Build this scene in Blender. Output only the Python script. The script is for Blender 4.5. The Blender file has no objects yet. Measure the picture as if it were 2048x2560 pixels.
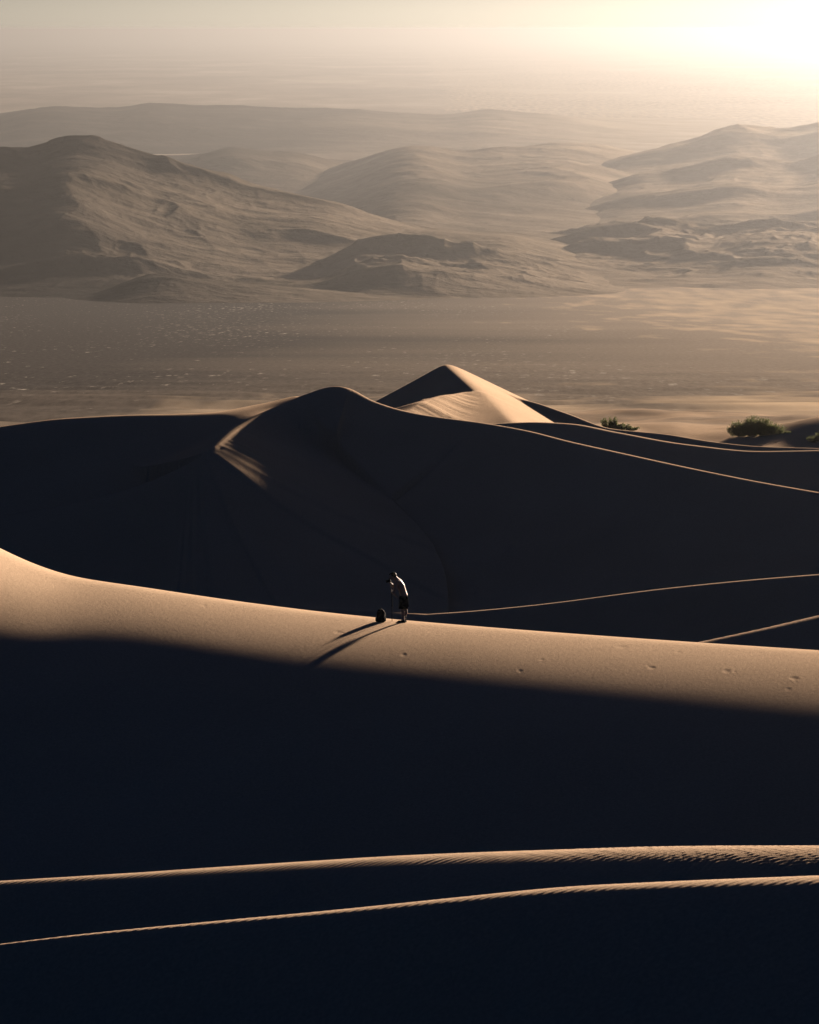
import bpy, bmesh, math, random
import numpy as np
from mathutils import Vector, Matrix, noise as mnoise

# ------------------------------------------------------------------ camera
scene = bpy.context.scene
CAMZ = 18.0                      # eye height above the sand where the person stands
FPX = 10240.0                    # focal length in photograph pixels (photograph 2048 x 2560)
PITCH = math.atan((1280 - 70) / FPX)
cam_data = bpy.data.cameras.new("camera")
cam = bpy.data.objects.new("camera", cam_data)
scene.collection.objects.link(cam)
scene.camera = cam
cam.location = (0, 0, CAMZ)
cam.rotation_euler = (math.pi / 2 - PITCH, 0, 0)
cam_data.sensor_fit = 'VERTICAL'
cam_data.sensor_height = 30.0
cam_data.sensor_width = 24.0
cam_data.lens = FPX / 2560 * 30.0
cam_data.clip_start = 0.5
cam_data.clip_end = 200000.0

# ------------------------------------------------------------------ light
SUN_AZ, SUN_EL = 24.0, 8.2       # degrees: to the right of the view axis, above the horizon
HAZE_D = 3.6e-5
HAZE_G = 0.92
HAZE_COL = (0.240, 0.241, 0.250)
SUN_E = 5.0
SKY_K = 0.0032
sa, se = math.radians(SUN_AZ), math.radians(SUN_EL)
SUN = Vector((math.sin(sa) * math.cos(se), math.cos(sa) * math.cos(se), math.sin(se)))
sl = bpy.data.lights.new("sun", 'SUN')
sl.energy = SUN_E
sl.angle = math.radians(1.8)
sl.color = (1.0, 0.82, 0.64)
so = bpy.data.objects.new("sun", sl)
scene.collection.objects.link(so)
so.rotation_euler = (-SUN).to_track_quat('-Z', 'Y').to_euler()
so.location = (200, 250, 120)

world = bpy.data.worlds.new("World")
scene.world = world
world.use_nodes = True
wn = world.node_tree
for n in list(wn.nodes):
    wn.nodes.remove(n)

def wnode(t, **kw):
    n = wn.nodes.new(t)
    for k, v in kw.items():
        setattr(n, k, v)
    return n

def wmath(op, a, b=None, clamp=False):
    n = wn.nodes.new('ShaderNodeMath'); n.operation = op; n.use_clamp = clamp
    for i, v in enumerate((a, b)):
        if v is None: continue
        if isinstance(v, (int, float)): n.inputs[i].default_value = v
        else: wn.links.new(v, n.inputs[i])
    return n.outputs[0]

sky = wnode('ShaderNodeTexSky', sky_type='NISHITA')
sky.sun_disc = False
sky.sun_elevation = se
sky.sun_rotation = sa
sky.dust_density = 0.5
sky.ozone_density = 4.0
bg1 = wnode('ShaderNodeBackground')
bg1.inputs['Strength'].default_value = SKY_K
tint = wnode('ShaderNodeMix', data_type='RGBA', blend_type='MULTIPLY')
tint.inputs[0].default_value = 1.0
tint.inputs[7].default_value = (.50, .80, 1.35, 1)
wn.links.new(sky.outputs[0], tint.inputs[6])
wn.links.new(tint.outputs[2], bg1.inputs['Color'])
# dusty air above the horizon, lit by the sun: brightest toward the sun, thinning with height
tc = wnode('ShaderNodeTexCoord')
dot = wnode('ShaderNodeVectorMath', operation='DOT_PRODUCT')
wn.links.new(tc.outputs['Generated'], dot.inputs[0])
dot.inputs[1].default_value = SUN
sep = wnode('ShaderNodeSeparateXYZ')
wn.links.new(tc.outputs['Generated'], sep.inputs[0])
g = 0.85
den = wmath('POWER', wmath('MAXIMUM', wmath('SUBTRACT', 1 + g * g, wmath('MULTIPLY', dot.outputs['Value'], 2 * g)), 0.02), 1.5)
phase = wmath('DIVIDE', (1 - g * g) / (4 * math.pi) * SUN_E, den)
elv = wmath('MAXIMUM', sep.outputs['Z'], 0.002)
thick = wmath('SUBTRACT', 1.0, wmath('POWER', math.e, wmath('DIVIDE', -0.018, elv)))
glow = wmath('MULTIPLY', wmath('MINIMUM', phase, 9.0), thick)
bg2 = wnode('ShaderNodeBackground')
bg2.inputs['Color'].default_value = (.123, .104, .082, 1)
wn.links.new(glow, bg2.inputs['Strength'])
add = wnode('ShaderNodeAddShader')
wn.links.new(bg1.outputs[0], add.inputs[0]); wn.links.new(bg2.outputs[0], add.inputs[1])
wout = wnode('ShaderNodeOutputWorld')
wn.links.new(add.outputs[0], wout.inputs['Surface'])

scene.view_settings.view_transform = 'Standard'
scene.view_settings.look = 'None'
scene.view_settings.exposure = 2.25
scene.view_settings.gamma = 1.0
scene.cycles.max_bounces = 5
scene.cycles.volume_bounces = 0
scene.cycles.diffuse_bounces = 0
scene.cycles.use_denoising = True

# ------------------------------------------------------------------ helpers
cp_, sp_ = math.cos(PITCH), math.sin(PITCH)

def ray(px, py):
    a = px - 1024.0; b = 1280.0 - py
    dy = FPX * cp_ + b * sp_
    return a / dy, (-FPX * sp_ + b * cp_) / dy     # x and z per metre of depth

def at(px, py, Y):
    rx, rz = ray(px, py)
    return rx * Y, Y, CAMZ + rz * Y

def D(pts, k=2048 / 1725.0):
    return [(p[0] * k, p[1] * k) + tuple(p[2:]) for p in pts]

def pchip(x, y, xq):
    x = np.asarray(x, float); y = np.asarray(y, float)
    h = np.diff(x); d = np.diff(y) / h
    m = np.zeros_like(y)
    if len(x) > 2:
        w1 = 2 * h[1:] + h[:-1]; w2 = h[1:] + 2 * h[:-1]
        ok = d[:-1] * d[1:] > 0
        with np.errstate(divide='ignore', invalid='ignore'):
            hm = (w1 + w2) / (w1 / d[:-1] + w2 / d[1:])
        m[1:-1] = np.where(ok, hm, 0)
    m[0] = d[0]; m[-1] = d[-1]
    i = np.clip(np.searchsorted(x, xq) - 1, 0, len(x) - 2)
    t = (xq - x[i]) / h[i]
    tc_ = np.clip(t, 0, 1)
    h00 = 2 * tc_**3 - 3 * tc_**2 + 1; h10 = tc_**3 - 2 * tc_**2 + tc_
    h01 = -2 * tc_**3 + 3 * tc_**2; h11 = tc_**3 - tc_**2
    r = h00 * y[i] + h10 * h[i] * m[i] + h01 * y[i + 1] + h11 * h[i] * m[i + 1]
    r = np.where(t < 0, y[0] + m[0] * (xq - x[0]), r)
    return np.where(t > 1, y[-1] + m[-1] * (xq - x[-1]), r)

def smooth1(a, n):
    if n < 2: return a
    k = np.hanning(n + 2)[1:-1]; k /= k.sum()
    p = np.pad(a, n, mode='reflect', reflect_type='odd')
    return np.convolve(p, k, 'same')[n:-n]

def hash2(ix, iy, s):
    v = (ix.astype(np.int64) * 374761393 + iy.astype(np.int64) * 668265263 + s * 2147483647) & 0xffffffff
    v = ((v ^ (v >> 13)) * 1274126177) & 0xffffffff
    return ((v ^ (v >> 16)) & 0xffff) / 65535.0

def vnoise(x, y, s=0):
    ix = np.floor(x); iy = np.floor(y); fx = x - ix; fy = y - iy
    ux = fx * fx * fx * (fx * (fx * 6 - 15) + 10); uy = fy * fy * fy * (fy * (fy * 6 - 15) + 10)
    a = hash2(ix, iy, s); b = hash2(ix + 1, iy, s); c = hash2(ix, iy + 1, s); d = hash2(ix + 1, iy + 1, s)
    return (a + (b - a) * ux) * (1 - uy) + (c + (d - c) * ux) * uy

def fbm(x, y, o=5, s=0, gain=.5):
    t = 0; a = 1; n = 0
    for i in range(o):
        t = t + a * vnoise(x * 2**i + 13.7 * i, y * 2**i + 7.1 * i, s + i); n += a; a *= gain
    return t / n

def ridged(x, y, o=5, s=0, gain=.5):
    t = 0; a = 1; n = 0; w = 1
    for i in range(o):
        v = 1 - np.abs(2 * vnoise(x * 2**i + 3.3 * i, y * 2**i + 9.1 * i, s + i) - 1)
        v = v * v
        t = t + a * v * w; n += a; w = np.clip(v * 1.6, 0, 1); a *= gain
    return t / n

def grid_object(name, X, Y, Z, mat, kind='structure'):
    nr, nc = X.shape
    me = bpy.data.meshes.new(name)
    co = np.stack([X, Y, Z], -1).reshape(-1, 3).astype(np.float32)
    idx = np.arange(nr * nc).reshape(nr, nc)
    q = np.stack([idx[:-1, :-1], idx[:-1, 1:], idx[1:, 1:], idx[1:, :-1]], -1).reshape(-1, 4).astype(np.int32)
    me.vertices.add(len(co)); me.vertices.foreach_set('co', co.ravel())
    me.loops.add(q.size); me.loops.foreach_set('vertex_index', q.ravel())
    me.polygons.add(len(q))
    me.polygons.foreach_set('loop_start', np.arange(0, q.size, 4, dtype=np.int32))
    me.polygons.foreach_set('loop_total', np.full(len(q), 4, dtype=np.int32))
    me.polygons.foreach_set('use_smooth', np.ones(len(q), dtype=bool))
    me.update(calc_edges=True)
    o = bpy.data.objects.new(name, me)
    scene.collection.objects.link(o)
    me.materials.append(mat)
    if kind: o['kind'] = kind
    return o

def material(name, rough=0.9, spec=0.1):
    m = bpy.data.materials.new(name); m.use_nodes = True
    nt = m.node_tree; b = nt.nodes['Principled BSDF']
    b.inputs['Roughness'].default_value = rough
    b.inputs['Specular IOR Level'].default_value = spec
    return m, nt, b

def mnode(nt, t, ins=None, **kw):
    n = nt.nodes.new(t)
    for k, v in kw.items(): setattr(n, k, v)
    for k, v in (ins or {}).items():
        if hasattr(v, 'is_linked') or isinstance(v, bpy.types.NodeSocket): nt.links.new(v, n.inputs[k])
        else: n.inputs[k].default_value = v
    return n

def ramp(nt, fac, stops):
    r = nt.nodes.new('ShaderNodeValToRGB'); nt.links.new(fac, r.inputs[0])
    e = r.color_ramp.elements
    while len(e) < len(stops): e.new(0.5)
    for i, (p, c) in enumerate(stops):
        e[i].position = p; e[i].color = tuple(c) + (1,)
    return r.outputs[0]

# ------------------------------------------------------------------ materials of the land
def sand_material():
    m, nt, b = material('sand', .95, 0)
    geo = mnode(nt, 'ShaderNodeNewGeometry')
    pos = geo.outputs['Position']
    n1 = mnode(nt, 'ShaderNodeTexNoise', {'Vector': pos, 'Scale': 0.12, 'Detail': 5.0})
    n2 = mnode(nt, 'ShaderNodeTexNoise', {'Vector': pos, 'Scale': 14.0, 'Detail': 3.0})
    c1 = ramp(nt, n1.outputs[0], [(.3, (.465, .335, .235)), (.7, (.52, .375, .265))])
    c2 = ramp(nt, n2.outputs[0], [(.25, (.86, .86, .86)), (.75, (1.1, 1.1, 1.1))])
    mx = mnode(nt, 'ShaderNodeMix', data_type='RGBA', blend_type='MULTIPLY')
    mx.inputs[0].default_value = 1.0
    nt.links.new(c1, mx.inputs[6]); nt.links.new(c2, mx.inputs[7])
    sq = mnode(nt, 'ShaderNodeSeparateXYZ', {0: pos})
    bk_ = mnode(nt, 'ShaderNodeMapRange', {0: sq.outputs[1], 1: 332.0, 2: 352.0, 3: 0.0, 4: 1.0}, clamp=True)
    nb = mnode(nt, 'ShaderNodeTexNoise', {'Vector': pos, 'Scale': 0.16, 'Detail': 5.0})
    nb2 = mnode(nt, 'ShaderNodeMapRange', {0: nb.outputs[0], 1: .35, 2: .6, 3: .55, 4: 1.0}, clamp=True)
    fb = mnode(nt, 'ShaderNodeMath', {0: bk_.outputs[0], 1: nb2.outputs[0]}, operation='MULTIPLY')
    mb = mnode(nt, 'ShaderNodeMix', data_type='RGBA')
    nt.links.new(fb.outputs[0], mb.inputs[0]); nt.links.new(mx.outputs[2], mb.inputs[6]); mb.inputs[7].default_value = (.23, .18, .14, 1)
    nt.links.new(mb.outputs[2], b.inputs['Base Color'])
    # wind ripples, strongest on the near crests
    sepn = mnode(nt, 'ShaderNodeSeparateXYZ', {0: pos})
    near = mnode(nt, 'ShaderNodeMapRange', {0: sepn.outputs[1], 1: 88.0, 2: 100.0, 3: 1.0, 4: 0.0}, clamp=True)
    mp = mnode(nt, 'ShaderNodeMapping', {'Vector': pos})
    mp.inputs['Rotation'].default_value = (0, 0, math.radians(62))
    wv = mnode(nt, 'ShaderNodeTexWave', {'Vector': mp.outputs[0], 'Scale': 3.1, 'Distortion': 5.0, 'Detail': 2.0,
                                         'Detail Scale': .5, 'Detail Roughness': .6}, wave_type='BANDS', bands_direction='X')
    hgt = mnode(nt, 'ShaderNodeMath', {0: wv.outputs[1], 1: 0.0}, operation='MULTIPLY')
    bp = mnode(nt, 'ShaderNodeBump', {'Height': hgt.outputs[0], 'Distance': 0.016, 'Strength': 1.0})
    n3 = mnode(nt, 'ShaderNodeTexNoise', {'Vector': pos, 'Scale': 9.0, 'Detail': 6.0, 'Roughness': .75})
    bp2 = mnode(nt, 'ShaderNodeBump', {'Height': n3.outputs[0], 'Distance': 0.03, 'Strength': 0.6, 'Normal': bp.outputs[0]})
    nt.links.new(bp2.outputs[0], b.inputs['Normal'])
    return m

def hill_material():
    m, nt, b = material('hill_rock', .95, 0)
    geo = mnode(nt, 'ShaderNodeNewGeometry'); pos = geo.outputs['Position']
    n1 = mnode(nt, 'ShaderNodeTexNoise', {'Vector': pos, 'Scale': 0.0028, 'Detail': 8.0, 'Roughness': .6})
    c1 = ramp(nt, n1.outputs[0], [(.35, (.024, .022, .021)), (.52, (.034, .030, .028)), (.68, (.055, .047, .042))])  # left rock: shade of unlit slopes put into a very dark colour
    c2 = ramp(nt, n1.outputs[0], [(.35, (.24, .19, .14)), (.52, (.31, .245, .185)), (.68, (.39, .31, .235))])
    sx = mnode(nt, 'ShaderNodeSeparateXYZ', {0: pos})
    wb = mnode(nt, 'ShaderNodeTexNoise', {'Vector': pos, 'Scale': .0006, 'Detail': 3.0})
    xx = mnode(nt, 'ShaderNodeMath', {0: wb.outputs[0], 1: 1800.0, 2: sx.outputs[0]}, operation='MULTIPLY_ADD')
    fx_ = mnode(nt, 'ShaderNodeMapRange', {0: xx.outputs[0], 1: 300.0, 2: 1900.0, 3: 0.0, 4: 1.0}, clamp=True)  # dark left to pale badlands right; sunward haze glow is painted into this blend
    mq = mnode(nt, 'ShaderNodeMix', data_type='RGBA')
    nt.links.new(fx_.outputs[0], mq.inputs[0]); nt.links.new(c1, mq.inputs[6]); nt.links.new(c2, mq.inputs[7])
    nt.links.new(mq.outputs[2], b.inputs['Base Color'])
    n3 = mnode(nt, 'ShaderNodeTexNoise', {'Vector': pos, 'Scale': .013, 'Detail': 6.0, 'Roughness': .6})
    bp = mnode(nt, 'ShaderNodeBump', {'Height': n3.outputs[0], 'Distance': 20.0, 'Strength': 0.5})
    nt.links.new(bp.outputs[0], b.inputs['Normal'])
    return m

def valley_material():
    m, nt, b = material('valley_ground', .95, 0)
    geo = mnode(nt, 'ShaderNodeNewGeometry'); pos = geo.outputs['Position']
    sep_ = mnode(nt, 'ShaderNodeSeparateXYZ', {0: pos})
    # pale salt and sand flats scattered through dark scrub, finer close by, broad far off
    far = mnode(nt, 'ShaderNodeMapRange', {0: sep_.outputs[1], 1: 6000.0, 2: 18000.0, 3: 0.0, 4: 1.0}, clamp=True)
    mp = mnode(nt, 'ShaderNodeMapping', {'Vector': pos}); mp.inputs['Scale'].default_value = (1.0, .14, 0)
    mp.inputs['Rotation'].default_value = (0, 0, math.radians(8))
    n1 = mnode(nt, 'ShaderNodeTexNoise', {'Vector': mp.outputs[0], 'Scale': 0.20, 'Detail': 4.0, 'Roughness': .6})
    n1b = mnode(nt, 'ShaderNodeTexNoise', {'Vector': mp.outputs[0], 'Scale': 0.006, 'Detail': 3.0})
    ad = mnode(nt, 'ShaderNodeMath', {0: n1b.outputs[0], 1: .4, 2: n1.outputs[0]}, operation='MULTIPLY_ADD')
    s1 = ramp(nt, ad.outputs[0], [(.0, (0, 0, 0)), (.63, (0, 0, 0)), (.72, (1, 1, 1))])
    ad.use_clamp = False
    sc_ = mnode(nt, 'ShaderNodeMath', {0: ad.outputs[0], 1: .5}, operation='MULTIPLY')
    n0 = mnode(nt, 'ShaderNodeTexNoise', {'Vector': mp.outputs[0], 'Scale': 0.45, 'Detail': 6.0, 'Roughness': .75})
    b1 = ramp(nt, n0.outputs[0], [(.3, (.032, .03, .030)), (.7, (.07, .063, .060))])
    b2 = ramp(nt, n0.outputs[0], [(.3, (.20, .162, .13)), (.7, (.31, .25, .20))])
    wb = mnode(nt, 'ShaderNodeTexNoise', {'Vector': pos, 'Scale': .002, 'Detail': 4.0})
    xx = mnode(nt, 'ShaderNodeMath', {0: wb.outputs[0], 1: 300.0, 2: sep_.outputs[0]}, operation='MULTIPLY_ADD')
    fx_ = mnode(nt, 'ShaderNodeMapRange', {0: xx.outputs[0], 1: 20.0, 2: 480.0, 3: 0.0, 4: 1.0}, clamp=True)  # sandier ground to the right, paled further to carry the sunward haze glow
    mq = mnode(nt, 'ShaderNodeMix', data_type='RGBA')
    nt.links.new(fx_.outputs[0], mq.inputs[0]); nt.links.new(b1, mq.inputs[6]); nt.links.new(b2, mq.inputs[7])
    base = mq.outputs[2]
    s1 = ramp(nt, sc_.outputs[0], [(.0, (0, 0, 0)), (.405, (0, 0, 0)), (.47, (1, 1, 1))])
    mx = mnode(nt, 'ShaderNodeMix', data_type='RGBA')
    nt.links.new(s1, mx.inputs[0]); nt.links.new(base, mx.inputs[6]); mx.inputs[7].default_value = (.27, .24, .21, 1)
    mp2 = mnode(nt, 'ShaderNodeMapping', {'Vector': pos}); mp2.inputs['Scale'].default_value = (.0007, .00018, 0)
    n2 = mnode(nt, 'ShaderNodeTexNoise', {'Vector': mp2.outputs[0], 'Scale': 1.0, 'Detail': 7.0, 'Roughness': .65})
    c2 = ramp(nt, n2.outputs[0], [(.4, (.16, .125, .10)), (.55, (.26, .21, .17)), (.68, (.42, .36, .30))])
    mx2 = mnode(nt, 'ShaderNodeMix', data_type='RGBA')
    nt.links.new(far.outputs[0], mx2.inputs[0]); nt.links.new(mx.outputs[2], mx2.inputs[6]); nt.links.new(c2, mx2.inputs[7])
    # sand drifts close to the dunes
    nr = mnode(nt, 'ShaderNodeMapRange', {0: sep_.outputs[1], 1: 380.0, 2: 1500.0, 3: .42, 4: 0.0}, clamp=True)
    n4 = mnode(nt, 'ShaderNodeTexNoise', {'Vector': mp.outputs[0], 'Scale': 0.03, 'Detail': 4.0})
    a5 = mnode(nt, 'ShaderNodeMath', {0: fx_.outputs[0], 1: .55, 2: nr.outputs[0]}, operation='MULTIPLY_ADD')
    a4 = mnode(nt, 'ShaderNodeMath', {0: a5.outputs[0], 1: n4.outputs[0]}, operation='ADD')
    a6 = mnode(nt, 'ShaderNodeMath', {0: a4.outputs[0], 1: .75}, operation='MULTIPLY')
    f4 = ramp(nt, a6.outputs[0], [(.70, (0, 0, 0)), (.92, (1, 1, 1))])
    mx3 = mnode(nt, 'ShaderNodeMix', data_type='RGBA')
    nt.links.new(f4, mx3.inputs[0]); nt.links.new(mx2.outputs[2], mx3.inputs[6]); mx3.inputs[7].default_value = (.42, .32, .225, 1)
    nt.links.new(mx3.outputs[2], b.inputs['Base Color'])
    return m

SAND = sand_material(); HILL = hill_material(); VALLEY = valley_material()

# ------------------------------------------------------------------ the dune field
# every dune is a ridge: a crest line in the landscape with a windward and a lee slope
RIDGES = []
RELAX = {}

def ridge(pts, front, back, ends=(None, None), sm=31, smy=None, true=False, relax=False):
    """pts: (px, py, depth) of the crest as sighted from the camera's place.
       front/back: (slope, rounding, height) toward / away from the camera."""
    P = np.array([at(*p) for p in pts])
    xs = np.linspace(P[0, 0], P[-1, 0], 400)
    Yc = smooth1(pchip(P[:, 0], P[:, 1], xs), smy or sm); Zc = smooth1(pchip(P[:, 0], P[:, 2], xs), sm)
    # the skyline of a rounded crest lies a little behind and above its top: set the top lower by that much
    dd = np.linspace(0, 6, 200); sl_ = float(np.mean((CAMZ - Zc) / Yc))
    lift = lambda r_: float(np.max(sl_ * dd - drop(dd, (back[0], r_, 60))))
    if len(back) == 4: Zc = Zc - np.interp(xs, [xs[0], xs[-1]], [lift(back[1]), lift(back[2])])
    else: Zc = Zc - lift(back[1])
    RIDGES.append((xs, Yc, Zc, front, back, ends, true))
    if relax: RELAX[len(RIDGES) - 1] = smooth1(Zc, 171) - Zc

def drop(d, p):
    m, r, L = p[:3]
    s = m * (np.sqrt(d * d + r * r) - r)
    return L * (1 - np.exp(-s / L)) + .10 * np.maximum(d - 1.5 * L, 0)

def ridge_height(R, x, y):
    xs, Yc, Zc, fr, bk, ends, true = R
    if true: return true_height(R, x, y)
    dx = xs[1] - xs[0]
    gY = smooth1(np.gradient(Yc, xs), 31)
    yc = np.interp(x, xs, Yc); zc = np.interp(x, xs, Zc); gy = np.interp(x, xs, gY)
    # carry the line on beyond its ends
    lo = np.minimum(x - xs[0], 0); hi = np.maximum(x - xs[-1], 0)
    n = 25
    sYl = (Yc[n] - Yc[0]) / (xs[n] - xs[0]); sYr = (Yc[-1] - Yc[-1 - n]) / (xs[n] - xs[0])
    sZl = (Zc[n] - Zc[0]) / (xs[n] - xs[0]); sZr = (Zc[-1] - Zc[-1 - n]) / (xs[n] - xs[0])
    yc = yc + sYl * 30 * np.tanh(lo / 30) + sYr * 30 * np.tanh(hi / 30)
    kl = ends[0] if ends[0] is not None else sZl
    kr = ends[1] if ends[1] is not None else sZr
    zc = zc + (kl * lo if ends[0] is not None else kl * 12 * np.tanh(lo / 12)) + (kr * hi if ends[1] is not None else kr * 12 * np.tanh(hi / 12))
    if len(fr) == 4:
        fr = (fr[0], np.interp(x, [xs[0], xs[-1]], fr[1:3]), fr[3])
    c = 1 / np.sqrt(1 + np.minimum(gy * gy, 1.2))
    d = (y - yc) * c
    if len(bk) == 4:
        bk = (bk[0], np.interp(x, [xs[0], xs[-1]], bk[1:3]), bk[3])
    for i_, rel in RELAX.items():
        if R is RIDGES[i_]: zc = zc + np.interp(x, xs, rel) * (1 - np.exp(-(np.minimum(d, 0) / 5.0) ** 2))
    return np.where(d < 0, zc - drop(-d, fr), zc - drop(d, bk)), d

ARC = {}
def true_height(R, x, y):
    # exact distance to the crest line, so that the slip faces fall square to it
    xs, Yc, Zc, fr, bk, ends, _ = R
    n = 25; e = np.linspace(0, 1, 30)[1:]
    dx = (xs[n] - xs[0])
    sYl = (Yc[n] - Yc[0]) / dx; sYr = (Yc[-1] - Yc[-1 - n]) / dx
    sZl = (Zc[n] - Zc[0]) / dx; sZr = (Zc[-1] - Zc[-1 - n]) / dx
    kl = -ends[0] if ends[0] is not None else -sZl * .3; kr = ends[1] if ends[1] is not None else sZr * .3
    Ll, Lr = 30.0, 30.0
    XL = xs[0] - Ll * e[::-1]; YL = Yc[0] - sYl * Ll * .4 * e[::-1]; ZL = Zc[0] + kl * Ll * e[::-1]
    XR = xs[-1] + Lr * e; YR = Yc[-1] + sYr * Lr * .4 * e; ZR = Zc[-1] + kr * Lr * e
    PX = np.concatenate([XL, xs[::2], XR]); PYy = np.concatenate([YL, Yc[::2], YR]); PZ = np.concatenate([ZL, Zc[::2], ZR])
    S = np.concatenate([[0], np.cumsum(np.hypot(np.diff(PX), np.diff(PYy)))])
    yc = np.interp(x, PX, PYy)
    shp = np.broadcast(x, y).shape
    x = np.broadcast_to(x, shp).ravel(); y = np.broadcast_to(y, shp).ravel(); yc = yc.ravel() if yc.shape == shp else np.broadcast_to(yc, shp).ravel()
    h = np.full(x.shape, -1e3); d = y - yc; arc = np.zeros(x.shape)
    sel = np.nonzero((np.abs(d) < 60) & (x > PX[0] - 5) & (x < PX[-1] + 5) & (y > PYy.min() - 40) & (y < PYy.max() + 40))[0]
    for a in range(0, len(sel), 60000):
        q = sel[a:a + 60000]; qx = x[q]; qy = y[q]
        i = np.argmin((qx[:, None] - PX[None]) ** 2 + (qy[:, None] - PYy[None]) ** 2, 1)
        best = np.full(len(q), 1e9); bz = np.zeros(len(q)); bs = np.zeros(len(q))
        for j0 in (np.clip(i - 1, 0, len(PX) - 2), np.clip(i, 0, len(PX) - 2)):
            ax, ay = PX[j0], PYy[j0]; bx_, by_ = PX[j0 + 1], PYy[j0 + 1]
            t = np.clip(((qx - ax) * (bx_ - ax) + (qy - ay) * (by_ - ay)) / ((bx_ - ax) ** 2 + (by_ - ay) ** 2), 0, 1)
            dd = np.hypot(qx - ax - t * (bx_ - ax), qy - ay - t * (by_ - ay))
            m = dd < best
            best = np.where(m, dd, best); bz = np.where(m, PZ[j0] + t * (PZ[j0 + 1] - PZ[j0]), bz); bs = np.where(m, S[j0] + t * (S[j0 + 1] - S[j0]), bs)
        sg = np.sign(qy - yc[q])
        bk_ = bk if len(bk) == 3 else (bk[0], bk[1], np.interp(qx, [bk[4] - 3, bk[4] + 3], bk[2:4]))
        h[q] = bz - np.where(sg < 0, drop(best, fr), drop(best, bk_)); d[q] = sg * best; arc[q] = bs
    ARC['s'] = arc.reshape(shp); ARC['end'] = S[len(XL) + len(xs[::2]) - 1]
    return h.reshape(shp), d.reshape(shp)

def smax(a, b, k):
    h = np.clip(0.5 + 0.5 * (a - b) / k, 0, 1)
    return b + (a - b) * h + k * h * (1 - h)

FK = 1.4
FAR_Y = [640, 1100, 2000, 3250, 3300 * FK, 5000 * FK, 12000, 24000, 160000]
FAR_Z = [CAMZ - .0928 * 640, CAMZ - .0885 * 1100, CAMZ - .0808 * 2000, CAMZ - .0733 * 3250, CAMZ - .0676 * 3300 * FK, -375, -450, -465, -466]

def floor_z(y):
    return pchip([-60, 0, 20, 40, 55, 70, 90, 104, 140, 200, 240, 275, 330, 375, 450] + FAR_Y,
                 [14, 10, 6, 1, -2, -3.5, -6, -7.0, -11, -14, -15.2, -17.5, -15.6, -17.2, -25.7] + FAR_Z, y)

# the dune the viewer stands on
RIDGES.append((np.linspace(-60, 60, 400), np.zeros(400) - 1.0, np.zeros(400) + 16.35, (.35, 4, 60), (.33, 3.0, 60), (-.05, -.05), False))
C1 = D([(0, 1988, 66), (150, 1970, 65.5), (400, 1945, 64.7), (700, 1918, 63.6), (1000, 1887, 62.5), (1190, 1870, 61.7), (1400, 1858, 61), (1725, 1845, 60)])
ridge(C1, (.62, .12, 1.1, 60), (.42, .15, 1.0, 60), sm=71, smy=151)
C2 = D([(0, 1856, 85), (300, 1838, 83.6), (600, 1818, 82.2), (900, 1801, 80.8), (1200, 1790, 79.6), (1450, 1783, 78.7), (1725, 1781, 78)])
ridge(C2, (.58, .75, 3.4, 60), (.42, .5, 2.0, 60), sm=71, smy=151)
C3 = D([(-200, 1060, 136.5), (0, 1165, 134), (60, 1192, 133.2), (150, 1219, 132.1), (300, 1241, 130.4), (500, 1270, 128.4), (700, 1294, 126.7), (850, 1309, 125.5),
        (1000, 1321, 124.5), (1200, 1336, 123.3), (1400, 1350, 122.2), (1725, 1371, 120.6)])
ridge(C3, (.72, 17, 35, 60), (.45, 5.0, 60), sm=31, smy=181, relax=True)
C4 = D([(1300, 1390, 143), (1450, 1357, 145), (1600, 1325, 147), (1725, 1296, 149)])
ridge(C4, (.55, .3, 30), (.4, .3, 30), (.4, None))
C5 = D([(900, 1294, 214), (1000, 1287, 210), (1150, 1272, 205), (1400, 1240, 198), (1600, 1220, 193), (1725, 1210, 190)])
ridge(C5, (.5, .5, 12), (.32, .5, 12), (.18, None))
# the big dune: left arm, summit, long right ridge
C6 = D([(-60, 1093, 244), (0, 1085, 244), (150, 1060, 244), (300, 1020, 244), (400, 975, 244), (440, 952, 244.1), (456, 940, 245.2), (475, 924, 247.6), (500, 904, 251.3), (530, 886, 255.2), (560, 868, 257.9), (600, 850, 259.3), (640, 832, 260),
        (710, 813, 260.4), (735, 817, 260.4), (760, 831, 260.2), (780, 842, 260), (880, 871, 259.2), (1000, 888, 258), (1100, 905, 255), (1200, 930, 252),
        (1290, 950, 249), (1450, 985, 244), (1600, 1015, 240), (1725, 1037, 237)])
ridge(C6, (.60, .8, 9), (.75, .7, 2.2, 12, -8.5), sm=9, true=True)
C7 = D([(-60, 907, 256), (0, 898, 256), (150, 880, 256), (300, 873, 256.5), (450, 868, 258.5), (560, 850, 262.5), (630, 834, 265)])
ridge(C7, (.55, 1.0, 30), (.5, 1.5, 30), (None, -1.5), sm=15, true=True)
# second peak: left shoulder, summit, right ridge
C8 = D([(700, 870, 330), (775, 833, 332), (860, 797, 334), (925, 771, 335), (940, 767, 335), (955, 773, 335), (1000, 800, 333), (1100, 845, 328), (1200, 875, 322),
        (1290, 903, 317), (1400, 914, 314), (1500, 930, 311), (1600, 940, 309), (1725, 944, 308)])
ridge(C8, (.58, .5, 14), (.5, .8, 20), (.5, None), sm=7)
# the sharp rib that comes down from its summit toward the viewer
C9 = D([(940, 768, 335), (965, 790, 327), (985, 808, 321), (1005, 826, 315)])
RIB = np.array([at(*p) for p in C9])
C10 = D([(980, 905, 292), (1025, 893, 292), (1100, 889, 292), (1200, 892, 290), (1300, 910, 288), (1450, 936, 286), (1600, 950, 284), (1725, 948, 284)])
ridge(C10, (.4, .5, 14), (.35, 1.5, 14), (.4, None))

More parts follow.
